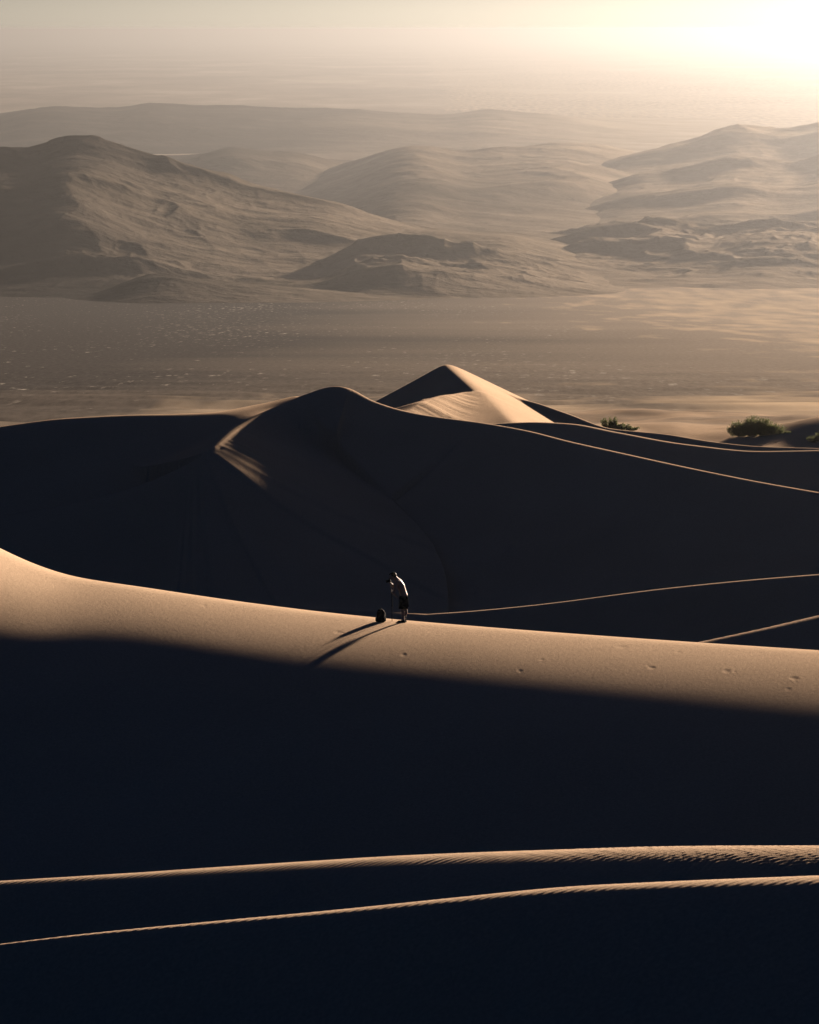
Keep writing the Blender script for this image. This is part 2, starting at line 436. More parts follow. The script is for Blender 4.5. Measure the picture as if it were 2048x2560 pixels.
C11 = D([(845, 875, 294), (860, 864, 297), (890, 844, 301), (930, 826, 307), (970, 826, 312), (1005, 833, 316)])
ridge(C11, (.60, .5, 12), (.32, .6, 12), (1.2, -.8), sm=11, true=True)
CR11 = RIDGES[-1]
C12 = D([(1500, 918, 344), (1560, 912, 342), (1640, 905, 339), (1725, 896, 336)])
ridge(C12, (.09, 2.0, 10), (.2, 2.0, 10), (.12, None))

def rib_height(x, y):
    # a crest that runs toward the viewer: steep lee side to the left, windward flank to the right
    t = np.clip((RIB[0, 1] - y) / (RIB[0, 1] - RIB[-1, 1]), 0, 1.6)
    yy = RIB[::-1, 1]
    yk = np.clip(y, yy[0], yy[-1])
    xc = pchip(yy, RIB[::-1, 0], yk); zc = pchip(yy, RIB[::-1, 2], yk)
    under = np.maximum(RIB[-1, 1] - y, 0)
    zc = np.where(y < RIB[-1, 1], RIB[-1, 2] - .07 * under - .6 * np.maximum(under - 16, 0), zc)
    xc = np.where(y < RIB[-1, 1], RIB[-1, 0] + .15 * under, xc)
    over = np.maximum(y - RIB[0, 1], 0)
    zc = zc - .6 * over; xc = np.where(over > 0, RIB[0, 0], xc)
    d = x - xc
    L = drop(-np.minimum(d, 0), (.60, .4, 20)) * (1 - .85 * np.clip(under / 1.5, 0, 1)) + .7 * np.maximum(-d - 4.5, 0) * (under > 0); Rr = drop(np.maximum(d, 0), (.52, .8, 30))
    return zc - L - Rr

def dune_z(x, y):
    z = floor_z(y) + 0.5 * (fbm(x / 22, y / 16, 3, 5) - .5) * np.clip((y - 90) / 40, 0, 1)
    for i, R in enumerate(RIDGES):
        h, d = ridge_height(R, x, y)
        z = smax(z, h, 0.9 if i > 3 else 1.2) if i < 6 else smax(z, h, 0.7)
    z = z + np.clip((y - 318) / 20, 0, 1) * 2.0 * (fbm(x / 13, y / 24, 3, 61) - .5)
    z = z - np.clip((6 - x) / 14, 0, 1) * np.clip((y - 300) / 40, 0, 1) * 5.5
    z = smax(z, rib_height(x, y), .25 + 1.1 * np.clip((318 - y) / 4, 0, 1))
    z = z - np.clip((y - 395) / 50, 0, 3) * np.maximum(1.2 + 2.4 * (fbm(x / 26, y / 60, 4, 77) - .5) * 2, .3)
    return z

def make_dunes():
    uc = np.linspace(-.108, .108, 1250)
    ext = np.cumsum(np.geomspace(.0004, .02, 60))
    extL = np.cumsum(np.geomspace(.0004, .01, 45))
    u = np.concatenate([-.108 - extL[::-1], uc, .108 + ext])
    def seg(a, b, s): return np.arange(a, b, s)
    ys = np.concatenate([seg(-60, -10, 2), seg(-10, 50, 1.0), seg(50, 56, .2), seg(56, 87, .048), seg(87, 108, .3), seg(108, 132, .1), seg(132, 185, .35),
                         seg(185, 346, .24), seg(346, 420, 1.0), seg(420, 620, 5.0)])
    U, Y = np.meshgrid(u, ys)
    X = U * (Y + 22 + 55 * np.exp(-np.maximum(Y, 0) / 30))
    Z = dune_z(X, Y)
    return X, Y, Z

X, Y, Z = make_dunes()
# avalanche grooves on the two slip faces
def grooves(X, Y, Z):
    def one(R, lo, hi, x0, wx, amp, per, down, seed, stop=False):
        a = np.searchsorted(Y[:, 0], lo); b = np.searchsorted(Y[:, 0], hi)
        h, d = ridge_height(R, X[a:b], Y[a:b]); s_ = ARC['s']
        gr = vnoise(s_ / per, d * .06, seed) * .55 + vnoise(s_ / per / 2.7, d * .06, seed + 5) * .7
        w = np.exp(-((X[a:b] - x0) / wx) ** 2) * np.clip(-d / .25, 0, 1) * np.clip(1 - (-d - 1) / down, 0, 1)
        w = w * np.clip((.45 - np.abs(h - Z[a:b])) / .4, 0, 1) * (np.clip((ARC['end'] - s_) / 3.5, 0, 1) if stop else 1)
        Z[a:b] -= amp * w * gr
    one(RIDGES[6], 205, 268, -10.0, 6.0, .16, .5, 10, 3)
    one(CR11, 285, 330, 1.5, 5.0, .10, .30, 12, 23, True)
    return Z
Z = grooves(X, Y, Z)

def marks(X, Y, Z):
    # old scuffs and footprints on the lit shoulder, lumps on the near crest
    for dx_, dy_, wd, dp in [(712, 1331, .22, .07), (722, 1333, .12, .05), (850, 1379, .16, .06), (1095, 1413, .14, .05), (1372, 1406, .2, .08), (1364, 1402, .1, .05), (1530, 1413, .22, .07), (1547, 1415, .12, .04),
                         (1672, 1430, .24, .08), (1310, 1362, .3, .05), (1430, 1375, .2, .05), (430, 1276, .2, .05), (1140, 1390, .14, .05), (1660, 1453, .16, .05), (1600, 1375, .2, .04)]:
        rx, rz = ray(dx_ * 2048 / 1725.0, dy_ * 2048 / 1725.0)
        yy = np.linspace(131, 108, 200)
        zz = dune_z(rx * yy, yy); hit = np.argmax(zz[::-1] > (CAMZ + rz * yy)[::-1])
        y0 = yy[::-1][hit] if (zz > CAMZ + rz * yy).any() else 121.0
        ii = np.nonzero((Y[:, 0] > y0 - 3) & (Y[:, 0] < y0 + 3))[0]
        a, b_ = ii[0], ii[-1] + 1
        qx = (X[a:b_] - rx * y0) / (wd * .5); qy = (Y[a:b_] - y0) / (wd * .9)
        q = qx * qx + qy * qy
        Z[a:b_] += .10 * dp * (.35 * np.exp(-((np.sqrt(q) - 1.5) / .5) ** 2) - 1.6 * np.exp(-q))
    a = np.searchsorted(Y[:, 0], 54.0); b_ = np.searchsorted(Y[:, 0], 91.0)
    x, y = X[a:b_], Y[a:b_]
    warp = 5.0 * (fbm(x / 2.2, y / 2.2, 3, 71) - .5)
    ang = math.radians(52)
    ph = (-x * math.cos(ang) + y * math.sin(ang)) * (2 * math.pi / .165) + warp * 2
    rp = np.sin(ph) * .5 + .22 * np.sin(2 * ph + .9)
    am = .0105 * (.35 + 1.1 * fbm(x / .9, y / .9, 2, 72))
    am = am * np.where(y < 70, .6, 1.0)
    bead = np.clip((x - .5) / 3, 0, 1) * (y > 70)
    cross = np.sin((x * math.sin(ang) + y * math.cos(ang)) * (2 * math.pi / .30) + 9 * fbm(x / .7, y / .7, 2, 73))
    Z[a:b_] += am * (rp * (1 - .5 * bead) + bead * 1.1 * rp * cross) * np.clip((y - 54) / 2, 0, 1) * np.clip((91 - y) / 3, 0, 1)
    return Z
Z = marks(X, Y, Z)
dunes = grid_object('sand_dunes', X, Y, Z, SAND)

def ground_at(x, y):
    return float(dune_z(np.array([x]), np.array([y]))[0])

# ------------------------------------------------------------------ valley floor to the horizon
u = np.concatenate([np.linspace(-1.2, -.13, 60), np.linspace(-.125, .125, 260), np.linspace(.13, 1.2, 60)])
ys = np.concatenate([np.linspace(-3000, 300, 12), np.arange(330, 1200, 5), np.geomspace(1200, 15000, 300), np.geomspace(15200, 118000, 160)])
U, Yv = np.meshgrid(u, ys)
Xv = U * (np.maximum(Yv, 300) + 400)
Zv = floor_z(np.maximum(Yv, 330))
sw = np.clip((Yv - 330) / 60, 0, 1) * np.clip((2200 - Yv) / 1200, 0, 1)
Zv = Zv + sw * 3.4 * (fbm(Xv / 60 + .3 * Yv / 60, Yv / 45, 3, 31) - .5)
Zv = np.where(Yv < 460, Zv - 1.5 * np.clip((460 - Yv) / 60, 0, 1) - 30 * np.clip((330 - Yv) / 100, 0, 1), Zv)
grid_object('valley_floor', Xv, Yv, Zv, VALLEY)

# ------------------------------------------------------------------ hills
def smooth_cols(H):
    K = np.hanning(43); K /= K.sum()
    return np.apply_along_axis(lambda r: np.convolve(np.pad(r, 21, mode='edge'), K, 'valid'), 1, H)

def hill_range(name, sil, Y0, Yc, Y1, seed, feat, rough=.55, nu=1000, nr=380, mat=None, pw=1.0, ulim=None, K=1.4):
    """sil: (px, py) skyline in display pixels; ground rises from Y0 to the crest near Yc and falls to Y1."""
    S = D(sil)
    sx = np.array([ray(*p)[0] for p in S]); st = np.array([ray(*p)[1] for p in S])
    Y0, Yc, Y1, feat = Y0 * K, Yc * K, Y1 * K, feat * K
    u0, u1 = (ulim if ulim else (-.17, .17))
    u = np.linspace(u0, u1, nu)
    ys = np.concatenate([np.linspace(Y0, Y1, nr)])
    U, Yh = np.meshgrid(u, ys)
    Xh = U * Yh
    target = smooth1(pchip(sx, st, np.clip(u, sx[0], sx[-1])), 9)
    wob = (vnoise(u * 22 + seed, u * 0 + seed, seed) - .5) * (Y1 - Y0) * .18
    t = np.where(Yh < Yc + wob, (Yh - Y0) / (Yc + wob - Y0), 1 - (Yh - Yc - wob) / (Y1 - Yc - wob))
    t = np.clip(t, 0, 1)
    env = (t * t * (3 - 2 * t)) ** pw
    wx = Xh + feat * .35 * fbm(Xh / feat, Yh / feat, 3, seed + 50); wy = Yh + feat * .35 * fbm(Xh / feat, Yh / feat, 3, seed + 60)
    r = ridged(wx / feat, wy / (feat * 1.3), 6, seed, .52)
    r2 = ridged(wx / feat * 3.1 + .6 * r, wy / feat * 1.6, 5, seed + 90, .55)
    f = fbm(Xh / feat / 2.2, Yh / feat / 2.2, 4, seed + 7)
    H = env * (1 - rough + rough * (1.1 * r + .7 * f) * (1.3 - .5 * env) + rough * .34 * (r2 - .45) * (1 - .75 * env ** 3))
    base = floor_z(Yh) - 4
    ic = np.argmax(smooth_cols(H), 0)
    Hm = smooth1(np.take_along_axis(H, ic[None], 0)[0], 71); cc = np.arange(len(u)); Hc = Hm; bc = base[ic, cc]; yc_ = smooth1(Yh[ic, cc], 71)
    lo = np.zeros(len(u)); hi = np.full(len(u), 3000.0)
    for _ in range(40):
        k = (lo + hi) / 2
        mx_ = (bc + k * Hc - CAMZ) / yc_
        lo = np.where(mx_ < target, k, lo); hi = np.where(mx_ < target, hi, k)
    k = smooth1((lo + hi) / 2, 51)
    k = np.maximum(k, 0)
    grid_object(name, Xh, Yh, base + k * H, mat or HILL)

M1L = [(-400, 300), (-150, 320), (0, 306), (55, 317), (100, 295), (150, 281), (210, 290), (300, 318), (400, 344), (500, 376), (600, 402), (700, 425),
       (780, 450), (900, 480), (1100, 500), (1400, 520), (1800, 530)]
M1R = [(-400, 480), (300, 470), (500, 430), (620, 385), (700, 352), (760, 338), (850, 318), (905, 312), (960, 319), (1060, 310), (1140, 309), (1250, 319), (1400, 340), (1725, 350), (2100, 360)]
M1B = [(-400, 560), (700, 540), (900, 470), (1050, 420), (1180, 376), (1300, 336), (1380, 316), (1480, 291), (1560, 267), (1600, 270), (1660, 272), (1725, 255), (1900, 235), (2150, 260)]
M15 = [(-400, 330), (200, 325), (400, 335), (430, 322), (500, 309), (560, 320), (620, 318), (700, 345), (800, 350), (1000, 330), (1725, 330), (2100, 330)]
M2 = [(-400, 255), (-100, 260), (0, 246), (60, 230), (150, 226), (240, 229), (320, 215), (400, 222), (490, 221), (600, 227), (700, 227), (850, 238), (930, 242),
      (1030, 229), (1080, 235), (1180, 242), (1300, 260), (1400, 265), (1500, 268), (1725, 275), (2100, 270)]
M3 = [(-400, 300), (1200, 290), (1350, 250), (1430, 231), (1520, 221), (1600, 226), (1725, 230), (1900, 222), (2150, 235)]
MF = [(-400, 640), (150, 625), (240, 607), (290, 580), (330, 572), (380, 578), (450, 592), (560, 600), (700, 612), (900, 622), (1200, 634), (1725, 640), (2100, 640)]
MG = [(-400, 540), (0, 520), (100, 490), (200, 486), (300, 510), (400, 545), (480, 560), (560, 553), (640, 560), (700, 535), (760, 500), (850, 492), (950, 505), (1050, 525), (1150, 550),
      (1250, 575), (1400, 600), (1500, 590), (1600, 605), (1725, 600), (2100, 600)]
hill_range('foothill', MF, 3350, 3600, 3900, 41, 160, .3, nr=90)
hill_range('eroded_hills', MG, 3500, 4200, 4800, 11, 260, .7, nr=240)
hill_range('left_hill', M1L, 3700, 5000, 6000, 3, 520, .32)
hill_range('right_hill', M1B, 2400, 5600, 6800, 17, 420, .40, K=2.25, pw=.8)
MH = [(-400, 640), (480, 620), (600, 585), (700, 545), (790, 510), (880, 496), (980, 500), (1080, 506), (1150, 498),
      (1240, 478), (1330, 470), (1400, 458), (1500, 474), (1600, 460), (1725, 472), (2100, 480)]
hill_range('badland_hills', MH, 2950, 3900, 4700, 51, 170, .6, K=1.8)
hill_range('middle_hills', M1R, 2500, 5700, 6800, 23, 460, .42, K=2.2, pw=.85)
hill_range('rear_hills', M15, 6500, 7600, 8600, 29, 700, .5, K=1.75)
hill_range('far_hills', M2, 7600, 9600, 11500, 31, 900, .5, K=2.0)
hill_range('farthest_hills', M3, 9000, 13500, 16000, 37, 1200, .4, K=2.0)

# ------------------------------------------------------------------ the air
hm = bpy.data.materials.new('haze'); hm.use_nodes = True
hn = hm.node_tree
for n in list(hn.nodes): hn.nodes.remove(n)
pv = hn.nodes.new('ShaderNodeVolumePrincipled')
pv.inputs['Color'].default_value = HAZE_COL + (1,)
pv.inputs['Density'].default_value = HAZE_D
pv.inputs['Anisotropy'].default_value = HAZE_G
ho = hn.nodes.new('ShaderNodeOutputMaterial')
hn.links.new(pv.outputs[0], ho.inputs['Volume'])
bm = bmesh.new()
bmesh.ops.create_cube(bm, size=1)
me = bpy.data.meshes.new('haze'); bm.to_mesh(me); bm.free()
haze = bpy.data.objects.new('haze', me); scene.collection.objects.link(haze)
me.materials.append(hm)
zt, zb = 22.0, -500.0
haze.scale = (300000, 124000, zt - zb); haze.location = (0, 58000, (zt + zb) / 2)
haze['kind'] = 'stuff'

# ------------------------------------------------------------------ small things
def plain(name, col, rough=.6, spec=.3, trans=0.0):
    m, nt, b = material(name, rough, spec)
    geo = mnode(nt, 'ShaderNodeNewGeometry')
    n = mnode(nt, 'ShaderNodeTexNoise', {'Vector': geo.outputs['Position'], 'Scale': 40.0, 'Detail': 3.0})
    c = ramp(nt, n.outputs[0], [(.3, tuple(v * .82 for v in col)), (.7, tuple(min(1, v * 1.12) for v in col))])
    nt.links.new(c, b.inputs['Base Color'])
    return m
SKIN = plain('skin', (.56, .36, .26), .6, .15)
SHORTS = plain('dark_cloth', (.012, .012, .015), .9, 0)
HAIR = plain('dark_hair', (.022, .016, .012), .7, .12)
BLACK = plain('black_plastic', (.012, .012, .013), .8, .04)
METAL = plain('grey_metal', (.32, .31, .30), .35, .5)
PACK = plain('black_nylon', (.014, .014, .015), .9, .02)
TRIM = plain('pale_webbing', (.45, .38, .30), .7, .2)
SHOE = plain('shoe', (.03, .028, .026), .9, .02)

def empty(name, loc, rz=0, **props):
    o = bpy.data.objects.new(name, None); scene.collection.objects.link(o)
    o.location = loc; o.rotation_euler = (0, 0, rz); o.empty_display_size = .2
    for k, v in props.items(): o[k] = v
    return o

def link_bm(name, bm, mat, parent=None, smooth=True, remesh=None, subsurf=0):
    me = bpy.data.meshes.new(name)
    bmesh.ops.recalc_face_normals(bm, faces=bm.faces[:])
    bm.to_mesh(me); bm.free()
    if smooth: me.polygons.foreach_set('use_smooth', [True] * len(me.polygons))
    me.materials.append(mat)
    o = bpy.data.objects.new(name, me); scene.collection.objects.link(o)
    if parent: o.parent = parent
    if remesh:
        r = o.modifiers.new('remesh', 'REMESH'); r.mode = 'VOXEL'; r.voxel_size = remesh; r.use_smooth_shade = True
        q = o.modifiers.new('smooth', 'SMOOTH'); q.factor = .5; q.iterations = 4
    if subsurf:
        q = o.modifiers.new('sub', 'SUBSURF'); q.levels = q.render_levels = subsurf
    return o

def frame_of(d):
    d = d.normalized()
    a = d.orthogonal().normalized(); return a, d.cross(a)

def limb(bm, p0, p1, r0, r1, n=14, caps=True):
    p0, p1 = Vector(p0), Vector(p1)
    d = (p1 - p0); L = d.length; d.normalize(); a, b = frame_of(d)
    prof = []
    if caps:
        for k in range(1, 5):
            t = math.pi / 2 * (1 - k / 4); prof.append((-math.sin(t) * r0, math.cos(t) * r0))
        for k in range(0, 4):
            t = math.pi / 2 * k / 4; prof.append((L + math.sin(t) * r1, math.cos(t) * r1))
    else:
        prof = [(0, r0), (L, r1)]
    rings = []
    for h, r in prof:
        rings.append([bm.verts.new(p0 + d * h + (a * math.cos(2 * math.pi * i / n) + b * math.sin(2 * math.pi * i / n)) * max(r, 1e-4)) for i in range(n)])
    for q, w in zip(rings, rings[1:]):
        for i in range(n): bm.faces.new((q[i], q[(i + 1) % n], w[(i + 1) % n], w[i]))
    bm.faces.new(rings[0][::-1]); bm.faces.new(rings[-1])

def ball(bm, c, r, seg=16):
    m = Matrix.Translation(Vector(c)) @ Matrix.Diagonal((r[0], r[1], r[2], 1))
    bmesh.ops.create_uvsphere(bm, u_segments=seg, v_segments=seg // 2 + 2, radius=1, matrix=m)

def box(bm, c, s, bev=0.0, rot=None):
    m = Matrix.Translation(Vector(c)) @ (rot.to_4x4() if rot else Matrix()) @ Matrix.Diagonal((s[0], s[1], s[2], 1))
    g = bmesh.ops.create_cube(bm, size=1, matrix=m)
    if bev:
        es = list({e for v in g['verts'] for e in v.link_edges})
        bmesh.ops.bevel(bm, geom=es, offset=bev, segments=2, affect='EDGES', profile=.5)

def loft(bm, rings_, n=24):
    """rings_: (z, cx, cy, rx, ry, exponent)"""
    R_ = []
    for z, cx, cy, rx, ry, e in rings_:
        r = []
        for i in range(n):
            t = 2 * math.pi * i / n; c, s_ = math.cos(t), math.sin(t)
            r.append(bm.verts.new((cx + rx * math.copysign(abs(c) ** e, c), cy + ry * math.copysign(abs(s_) ** e, s_), z)))
        R_.append(r)
    for q, w in zip(R_, R_[1:]):
        for i in range(n): bm.faces.new((q[i], q[(i + 1) % n], w[(i + 1) % n], w[i]))
    return R_

KM = .00156                                   # metres per measured step on the figure
def pm(cx, cy, y=0.0): return Vector(((cx - 1000) * KM, y, (1385 - cy) * KM))

px_, _, _ = at(1009, 1556, 125.4)
PY = 126.25
base = Vector((px_, PY, ground_at(px_, PY)))
person = empty('person', base, 0, label='person in dark knee-length shorts bending forward to look into a camera on the dune crest', category='person')

def hand(bm, wrist, palm_dir, side, curl, s=1.0):
    """palm, four fingers of unequal length bent at two knuckles, thumb from the side of the palm"""
    f = palm_dir.normalized(); sd = side.normalized(); dn = f.cross(sd).normalized() * curl
    pc = wrist + f * .05 * s
    for k in range(4):
        o = sd * (.012 * (k - 1.5)) * 1.7 * s
        limb(bm, wrist + o * .5, wrist + f * .085 * s + o, .014 * s, .012 * s, 8)
        L = (.036, .042, .038, .030)[k] * s
        p0 = wrist + f * .09 * s + o; p1 = p0 + (f * .75 + dn * .65).normalized() * L
        p2 = p1 + (f * .1 + dn).normalized() * L * .75; p3 = p2 + (-f * .5 + dn * .8).normalized() * L * .55
        limb(bm, p0, p1, .0095 * s, .009 * s, 8); limb(bm, p1, p2, .009 * s, .008 * s, 8); limb(bm, p2, p3, .008 * s, .007 * s, 8)
    t0 = wrist + f * .03 * s - sd * .028 * s; t1 = t0 + (-sd * .8 + f * .7).normalized() * .035 * s; t2 = t1 + (f + dn * .5).normalized() * .03 * s
    limb(bm, t0, t1, .013 * s, .011 * s, 8); limb(bm, t1, t2, .011 * s, .009 * s, 8)

bm = bmesh.new()
# legs
for sy, kn, an, ft in ((-.085, pm(975, 1110), pm(1000, 1345), -1), (.095, pm(1046, 1105), pm(1020, 1345), 1)):
    hip = pm(1005, 860); hip.y = sy; kn.y = sy * 1.05; an.y = sy * .95
    limb(bm, hip, kn, .092, .056); limb(bm, kn, an, .052, .036)
    calf = kn.lerp(an, .32); calf.x += .018; ball(bm, calf, (.050, .048, .11))
    heel = an + Vector((.025, 0, -.045)); toe = an + Vector((-.17, 0, -.045))
    limb(bm, an, heel, .036, .033); limb(bm, heel, toe, .032, .026); limb(bm, an, an.lerp(toe, .5), .034, .030)
# torso: pelvis, belly, rib cage, shoulders
for sy in (-1, 1):
    limb(bm, pm(1005, 845, sy * .06), pm(985, 765, sy * .055), .125, .108)
    limb(bm, pm(985, 765, sy * .055), pm(945, 655, sy * .075), .108, .122)
    limb(bm, pm(945, 655, sy * .075), pm(905, 575, sy * .10), .122, .098)
    limb(bm, pm(905, 575, sy * .10), pm(890, 560, sy * .175), .088, .068)
    limb(bm, pm(925, 570, sy * .07), pm(860, 505, sy * .02), .075, .05)     # trapezius
limb(bm, pm(885, 545), pm(835, 480), .062, .056)                             # neck
# head, looking down into the camera
hc = pm(790, 452)
ball(bm, hc, (.098, .078, .102), 20)
limb(bm, hc + Vector((-.03, 0, -.03)), hc + Vector((-.075, 0, -.085)), .066, .036)   # jaw and chin
limb(bm, hc + Vector((-.088, 0, .0)), hc + Vector((-.118, 0, -.028)), .014, .015, 8)   # nose
for sy in (-1, 1):
    ball(bm, hc + Vector((-.088, sy * .032, .012)), (.014, .016, .010), 8)
    ball(bm, hc + Vector((.012, sy * .080, -.012)), (.018, .010, .030), 10)
limb(bm, hc + Vector((-.098, -.018, -.062)), hc + Vector((-.098, .018, -.062)), .009, .009, 8)
# near arm: elbow out in front, hand resting on the thigh
sh = pm(885, 565, -.185); el = pm(795, 765, -.235); wr = pm(885, 868, -.20)
limb(bm, sh, el, .054, .041); limb(bm, el, wr, .040, .027)
hand(bm, wr, Vector((.45, .1, -.75)), Vector((0, 1, 0)), 1)
# far arm: forearm raised to the camera
sh = pm(885, 565, .185); el = pm(800, 690, .25); wr = pm(756, 612, .09)
limb(bm, sh, el, .054, .041); limb(bm, el, wr, .040, .027)
hand(bm, wr, Vector((-.5, -.55, .35)), Vector((.2, .3, .9)), -1, .9)
link_bm('body', bm, SKIN, person, remesh=.010)

bm = bmesh.new()                                                          # shorts
n = 26
R_ = loft(bm, [(pm(0, 806).z, .010, 0, .112, .165, .9), (pm(0, 830).z, .008, 0, .128, .178, .9), (pm(0, 900).z, .002, 0, .146, .190, .85), (pm(0, 960).z, .002, 0, .152, .195, .85)], n)
bm.faces.new(R_[0][::-1]); bm.faces.new(R_[-1])
for sy, dx_ in ((-1, -.012), (1, .022)):
    Q = loft(bm, [(pm(0, 930).z, .004, sy * .095, .148, .10, .85), (pm(0, 1010).z, .004 + dx_ * .5, sy * .10, .146, .105, .85), (pm(0, 1088 + (10 if sy < 0 else -14)).z, dx_ + .004, sy * .105, .146, .108, .85),
                  (pm(0, 1086 + (10 if sy < 0 else -14)).z, dx_ + .004, sy * .105, .134, .096, .85), (pm(0, 1000).z, dx_ + .004, sy * .10, .10, .075, .9)], n)
    bm.faces.new(Q[-1]); bm.faces.new(Q[0][::-1])
link_bm('shorts', bm, SHORTS, person)
bm = bmesh.new()                                                          # hair
ball(bm, hc + Vector((.018, 0, .020)), (.100, .087, .096), 20)
for i in range(40):
    rnd = random.Random(i); t = rnd.uniform(-1.2, 1.2); f_ = rnd.uniform(-.9, .8)
    d = Vector((f_, math.sin(t), math.cos(t) * .9 + .2)).normalized()
    p = hc + Vector((.014, 0, .024)) + Vector((d.x * .094, d.y * .083, d.z * .092))
    ball(bm, p, (.018, .016, .015), 6)
limb(bm, hc + Vector((-.055, 0, .065)), hc + Vector((-.105, 0, .045)), .034, .020, 10)
link_bm('hair', bm, HAIR, person, remesh=.008)
for an in (pm(1000, 1345, -.081), pm(1020, 1345, .09)):
    bm = bmesh.new()
    limb(bm, an + Vector((.028, 0, -.045)), an + Vector((-.185, 0, -.050)), .042, .034, 14)
    limb(bm, an + Vector((.0, 0, .0)), an + Vector((-.06, 0, -.03)), .043, .042, 14)
    link_bm('shoe', bm, SHOE, person, remesh=.010)

# camera on its pole
cam_c = base + pm(728, 545, -.0)
camera_ob = empty('photo_camera', cam_c, 0, label='small black camera with lens pointing left held to the face of the bending person', category='camera')
tilt = Matrix.Rotation(math.radians(-14), 4, 'Y')
def tb(bm): bmesh.ops.transform(bm, matrix=tilt, verts=bm.verts[:]); return bm
bm = bmesh.new(); box(bm, (0, 0, 0), (.055, .13, .085), .010); box(bm, (-.004, 0, .052), (.05, .045, .03), .008); box(bm, (-.02, -.055, -.005), (.04, .03, .08), .010)
link_bm('camera_body', tb(bm), BLACK, camera_ob, smooth=False)
bm = bmesh.new(); limb(bm, (-.025, 0, -.003), (-.075, 0, -.003), .036, .036, 20, False); limb(bm, (-.075, 0, -.003), (-.125, 0, -.003), .039, .043, 20, False)
link_bm('lens', tb(bm), BLACK, camera_ob, smooth=False)
bm = bmesh.new(); box(bm, (.036, 0, .052), (.022, .034, .026), .006)
link_bm('eyepiece', tb(bm), BLACK, camera_ob, smooth=False)

top = base + pm(742, 600, 0.0)
fx_w = base.x + pm(770, 0).x
foot = Vector((fx_w, base.y + .10, ground_at(fx_w, base.y + .10) - .03))
mono = empty('monopod', foot, 0, label='thin black camera support pole standing on the sand in front of the person', category='monopod')
L_ = lambda v: Vector(v) - foot
knee_ = base + pm(768, 770, .03)
bm = bmesh.new(); limb(bm, L_(knee_), L_(foot).lerp(L_(knee_), .52), .0165, .0155, 12); link_bm('upper_tube', bm, BLACK, mono)
bm = bmesh.new(); limb(bm, L_(foot).lerp(L_(knee_), .53), L_(foot), .011, .009, 12); link_bm('lower_tube', bm, BLACK, mono)
bm = bmesh.new(); limb(bm, L_(knee_), L_(top), .014, .013, 12); link_bm('column', bm, METAL, mono)
bm = bmesh.new(); ball(bm, L_(knee_), (.026, .026, .026), 12); limb(bm, L_(knee_) + Vector((.0, -.02, 0)), L_(knee_) + Vector((.03, -.045, .0)), .008, .010, 8); link_bm('clamp', bm, METAL, mono)
bm = bmesh.new(); limb(bm, L_(foot).lerp(L_(knee_), .54) - Vector((0, 0, .02)), L_(foot).lerp(L_(knee_), .54) + Vector((0, 0, .03)), .019, .019, 12); link_bm('twist_lock', bm, BLACK, mono)
bm = bmesh.new(); box(bm, L_(top), (.05, .05, .016), .004); link_bm('mounting_plate', bm, BLACK, mono, smooth=False)

# backpack
bx = base.x + (545 - 1000) * KM; by = PY - .10
bp_ = empty('backpack', (bx, by, ground_at(bx, by) - .015), math.radians(12), label='black backpack standing upright on the dune crest left of the person', category='backpack')
bm = bmesh.new()
R_ = loft(bm, [(0, 0, 0, .105, .085, .6), (.02, 0, 0, .122, .10, .6), (.15, .0, 0, .126, .105, .65), (.30, 0, 0, .120, .10, .7), (.37, .0, 0, .100, .085, .75), (.405, .0, 0, .066, .06, .85), (.415, 0, 0, .03, .03, 1)], 28)
bm.faces.new(R_[0][::-1]); bm.faces.new(R_[-1])
link_bm('main_compartment', bm, PACK, bp_)
bm = bmesh.new()
R_ = loft(bm, [(.03, .01, -.10, .085, .035, .7), (.05, .01, -.105, .095, .05, .7), (.17, .01, -.105, .092, .048, .7), (.22, .01, -.098, .07, .03, .8)], 20)
bm.faces.new(R_[0][::-1]); bm.faces.new(R_[-1]); link_bm('front_pocket', bm, PACK, bp_)
for sx in (-1, 1):
    bm = bmesh.new()
    R_ = loft(bm, [(.03, sx * .125, 0, .02, .05, .8), (.05, sx * .135, 0, .03, .06, .8), (.14, sx * .135, 0, .03, .058, .8), (.165, sx * .128, 0, .018, .05, .8)], 16)
    bm.faces.new(R_[0][::-1]); bm.faces.new(R_[-1]); link_bm('side_pocket', bm, PACK, bp_)
def strap(name, pts, w, mat):
    bm = bmesh.new()
    for a, b in zip(pts, pts[1:]): limb(bm, a, b, w, w, 8)
    return link_bm(name, bm, mat, bp_)
strap('haul_handle', [(.0, .04, .405), (.01, .035, .445), (.03, .03, .450), (.045, .03, .42), (.045, .04, .39)], .008, PACK)
for sx in (-.055, .062):
    strap('shoulder_strap', [(sx, .07, .39), (sx + .012, .115, .34), (sx + .022, .135, .24), (sx + .03, .125, .13), (sx + .03, .10, .04)], .013, PACK)
strap('compression_strap', [(.075, -.07, .385), (.105, -.05, .35), (.125, -.06, .26), (.13, -.06, .20)], .007, TRIM)

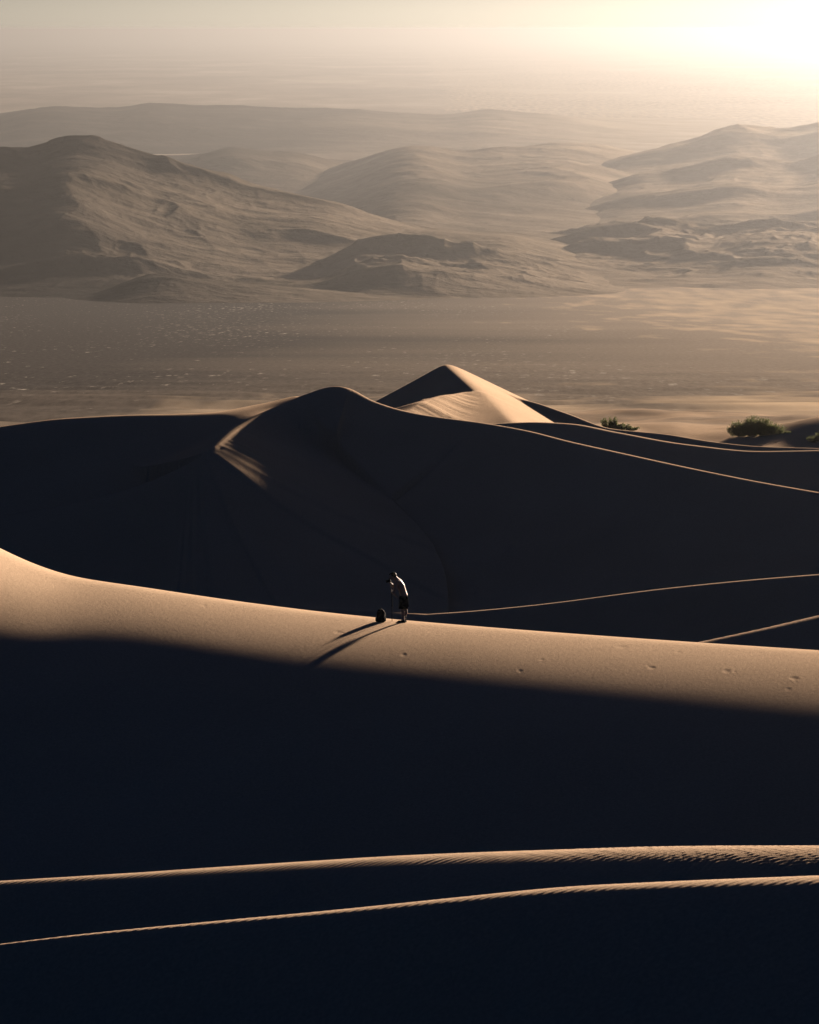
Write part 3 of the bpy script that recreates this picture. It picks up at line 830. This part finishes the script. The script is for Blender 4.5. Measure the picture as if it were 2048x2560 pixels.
# ------------------------------------------------------------------ desert bushes
def leaf_material(name, c0, c1):
    m, nt, b = material(name, .7, .15)
    geo = mnode(nt, 'ShaderNodeNewGeometry')
    r = ramp(nt, geo.outputs['Random Per Island'], [(.0, c0), (1.0, c1)])
    nt.links.new(r, b.inputs['Base Color'])
    tr = mnode(nt, 'ShaderNodeBsdfTranslucent'); nt.links.new(r, tr.inputs['Color'])
    mx = mnode(nt, 'ShaderNodeMixShader'); mx.inputs[0].default_value = .45
    nt.links.new(b.outputs[0], mx.inputs[1]); nt.links.new(tr.outputs[0], mx.inputs[2])
    nt.links.new(mx.outputs[0], nt.nodes['Material Output'].inputs['Surface'])
    return m
LEAF = leaf_material('green_leaf', (.045, .054, .024), (.105, .11, .045))
TWIG = plain('twig', (.10, .075, .05), .9, .1)

def bush(name, loc, lobes, label, seed, nleaf=5000, leaf=.035):
    root = empty(name, loc, 0, label=label, category='bush', group='green desert bushes behind the dune ridges')
    rnd = random.Random(seed)
    vs, fs = [], []
    tv = bmesh.new()
    tot = sum(l[3] * l[4] * l[5] for l in lobes)
    for (cx, cy, cz, rx, ry, rz) in lobes:
        cnt = int(nleaf * rx * ry * rz / tot) + 250
        ns = max(10, cnt // 60)
        spikes = []
        for _ in range(ns):
            th = rnd.uniform(0, 2 * math.pi); ph = math.acos(rnd.uniform(.0, 1.0)) if rnd.random() < .75 else math.acos(rnd.uniform(-.4, .3))
            d = Vector((math.cos(th) * math.sin(ph), math.sin(th) * math.sin(ph), math.cos(ph)))
            k = rnd.uniform(.6, 1.06)
            tip = Vector((cx + d.x * rx * k, cy + d.y * ry * k, cz + d.z * rz * k))
            if tip.z < .02: tip.z = .02 + rnd.uniform(0, .1)
            bas = Vector((cx * .9 + d.x * rx * .25, cy * .9, .0))
            spikes.append((bas, tip))
            if rnd.random() < .45: limb(tv, bas, tip, .010, .003, 4, False)
        for _ in range(cnt):
            b0, tip = rnd.choice(spikes)
            t = rnd.uniform(.0, 1.0) ** .55
            p = b0.lerp(tip, t) + Vector((rnd.gauss(0, 1), rnd.gauss(0, 1), rnd.gauss(0, .8))) * .055 * (1.3 - t * .8)
            if p.z < .01: p.z = rnd.uniform(.01, .08)
            d = Vector((rnd.gauss(0, .7), rnd.gauss(0, .7), rnd.uniform(.1, 1.2))).normalized()
            sd = d.orthogonal().normalized(); sd.rotate(Matrix.Rotation(rnd.uniform(0, 6.28), 3, d))
            l = leaf * rnd.uniform(.7, 1.6); w = l * .32
            k0 = len(vs)
            vs += [p, p + d * l * .5 + sd * w, p + d * l, p + d * l * .5 - sd * w]
            fs.append((k0, k0 + 1, k0 + 2, k0 + 3))
    link_bm('stems', tv, TWIG, root)
    me = bpy.data.meshes.new('foliage'); me.from_pydata([tuple(v) for v in vs], [], fs); me.materials.append(LEAF)
    o = bpy.data.objects.new('foliage', me); scene.collection.objects.link(o); o.parent = root
    return root

def bush_at(px, py, Y0, Y1):
    rx, rz = ray(px, py)
    yy = np.arange(Y0, Y1, .1); hit = np.nonzero(dune_z(rx * yy, yy) > CAMZ + rz * yy)[0]
    y = yy[hit[0]] if len(hit) else (Y0 + Y1) / 2
    return Vector((rx * y, y, ground_at(rx * y, y) - .05))
bush('desert_bush', bush_at(1895, 1090, 316, 420), [(-1.5, 0, .65, 1.05, .9, .72), (-.5, .1, .78, 1.1, 1.0, 1.0), (.5, 0, .72, 1.05, .9, .88), (1.5, .1, .5, .9, .7, .60), (2.4, 0, .22, .65, .5, .30), (-2.2, 0, .5, .5, .5, .45)],
     'wide dense green bush standing alone on the sand behind the right dunes', 5, 40000, .055)
bush('desert_bush', bush_at(1548, 1076, 318, 420), [(-1.25, 0, .75, .30, .35, .42), (-.35, 0, .75, .35, .4, .45), (-.6, .1, .40, .7, .5, .40), (.35, 0, .35, .7, .5, .30), (1.1, 0, .2, .6, .5, .20), (-.75, 0, .9, .14, .2, .35)],
     'low ragged green bush with separate tufts beside the crest of the peaked dune', 8, 12000, .055)
bush('desert_bush', bush_at(2048, 1105, 305, 420), [(-.5, 0, .25, .6, .5, .30), (.3, 0, .45, .8, .6, .5), (1.2, 0, .5, .9, .7, .55)],
     'small green bush cut by the right edge of the photo', 13, 12000, .055)
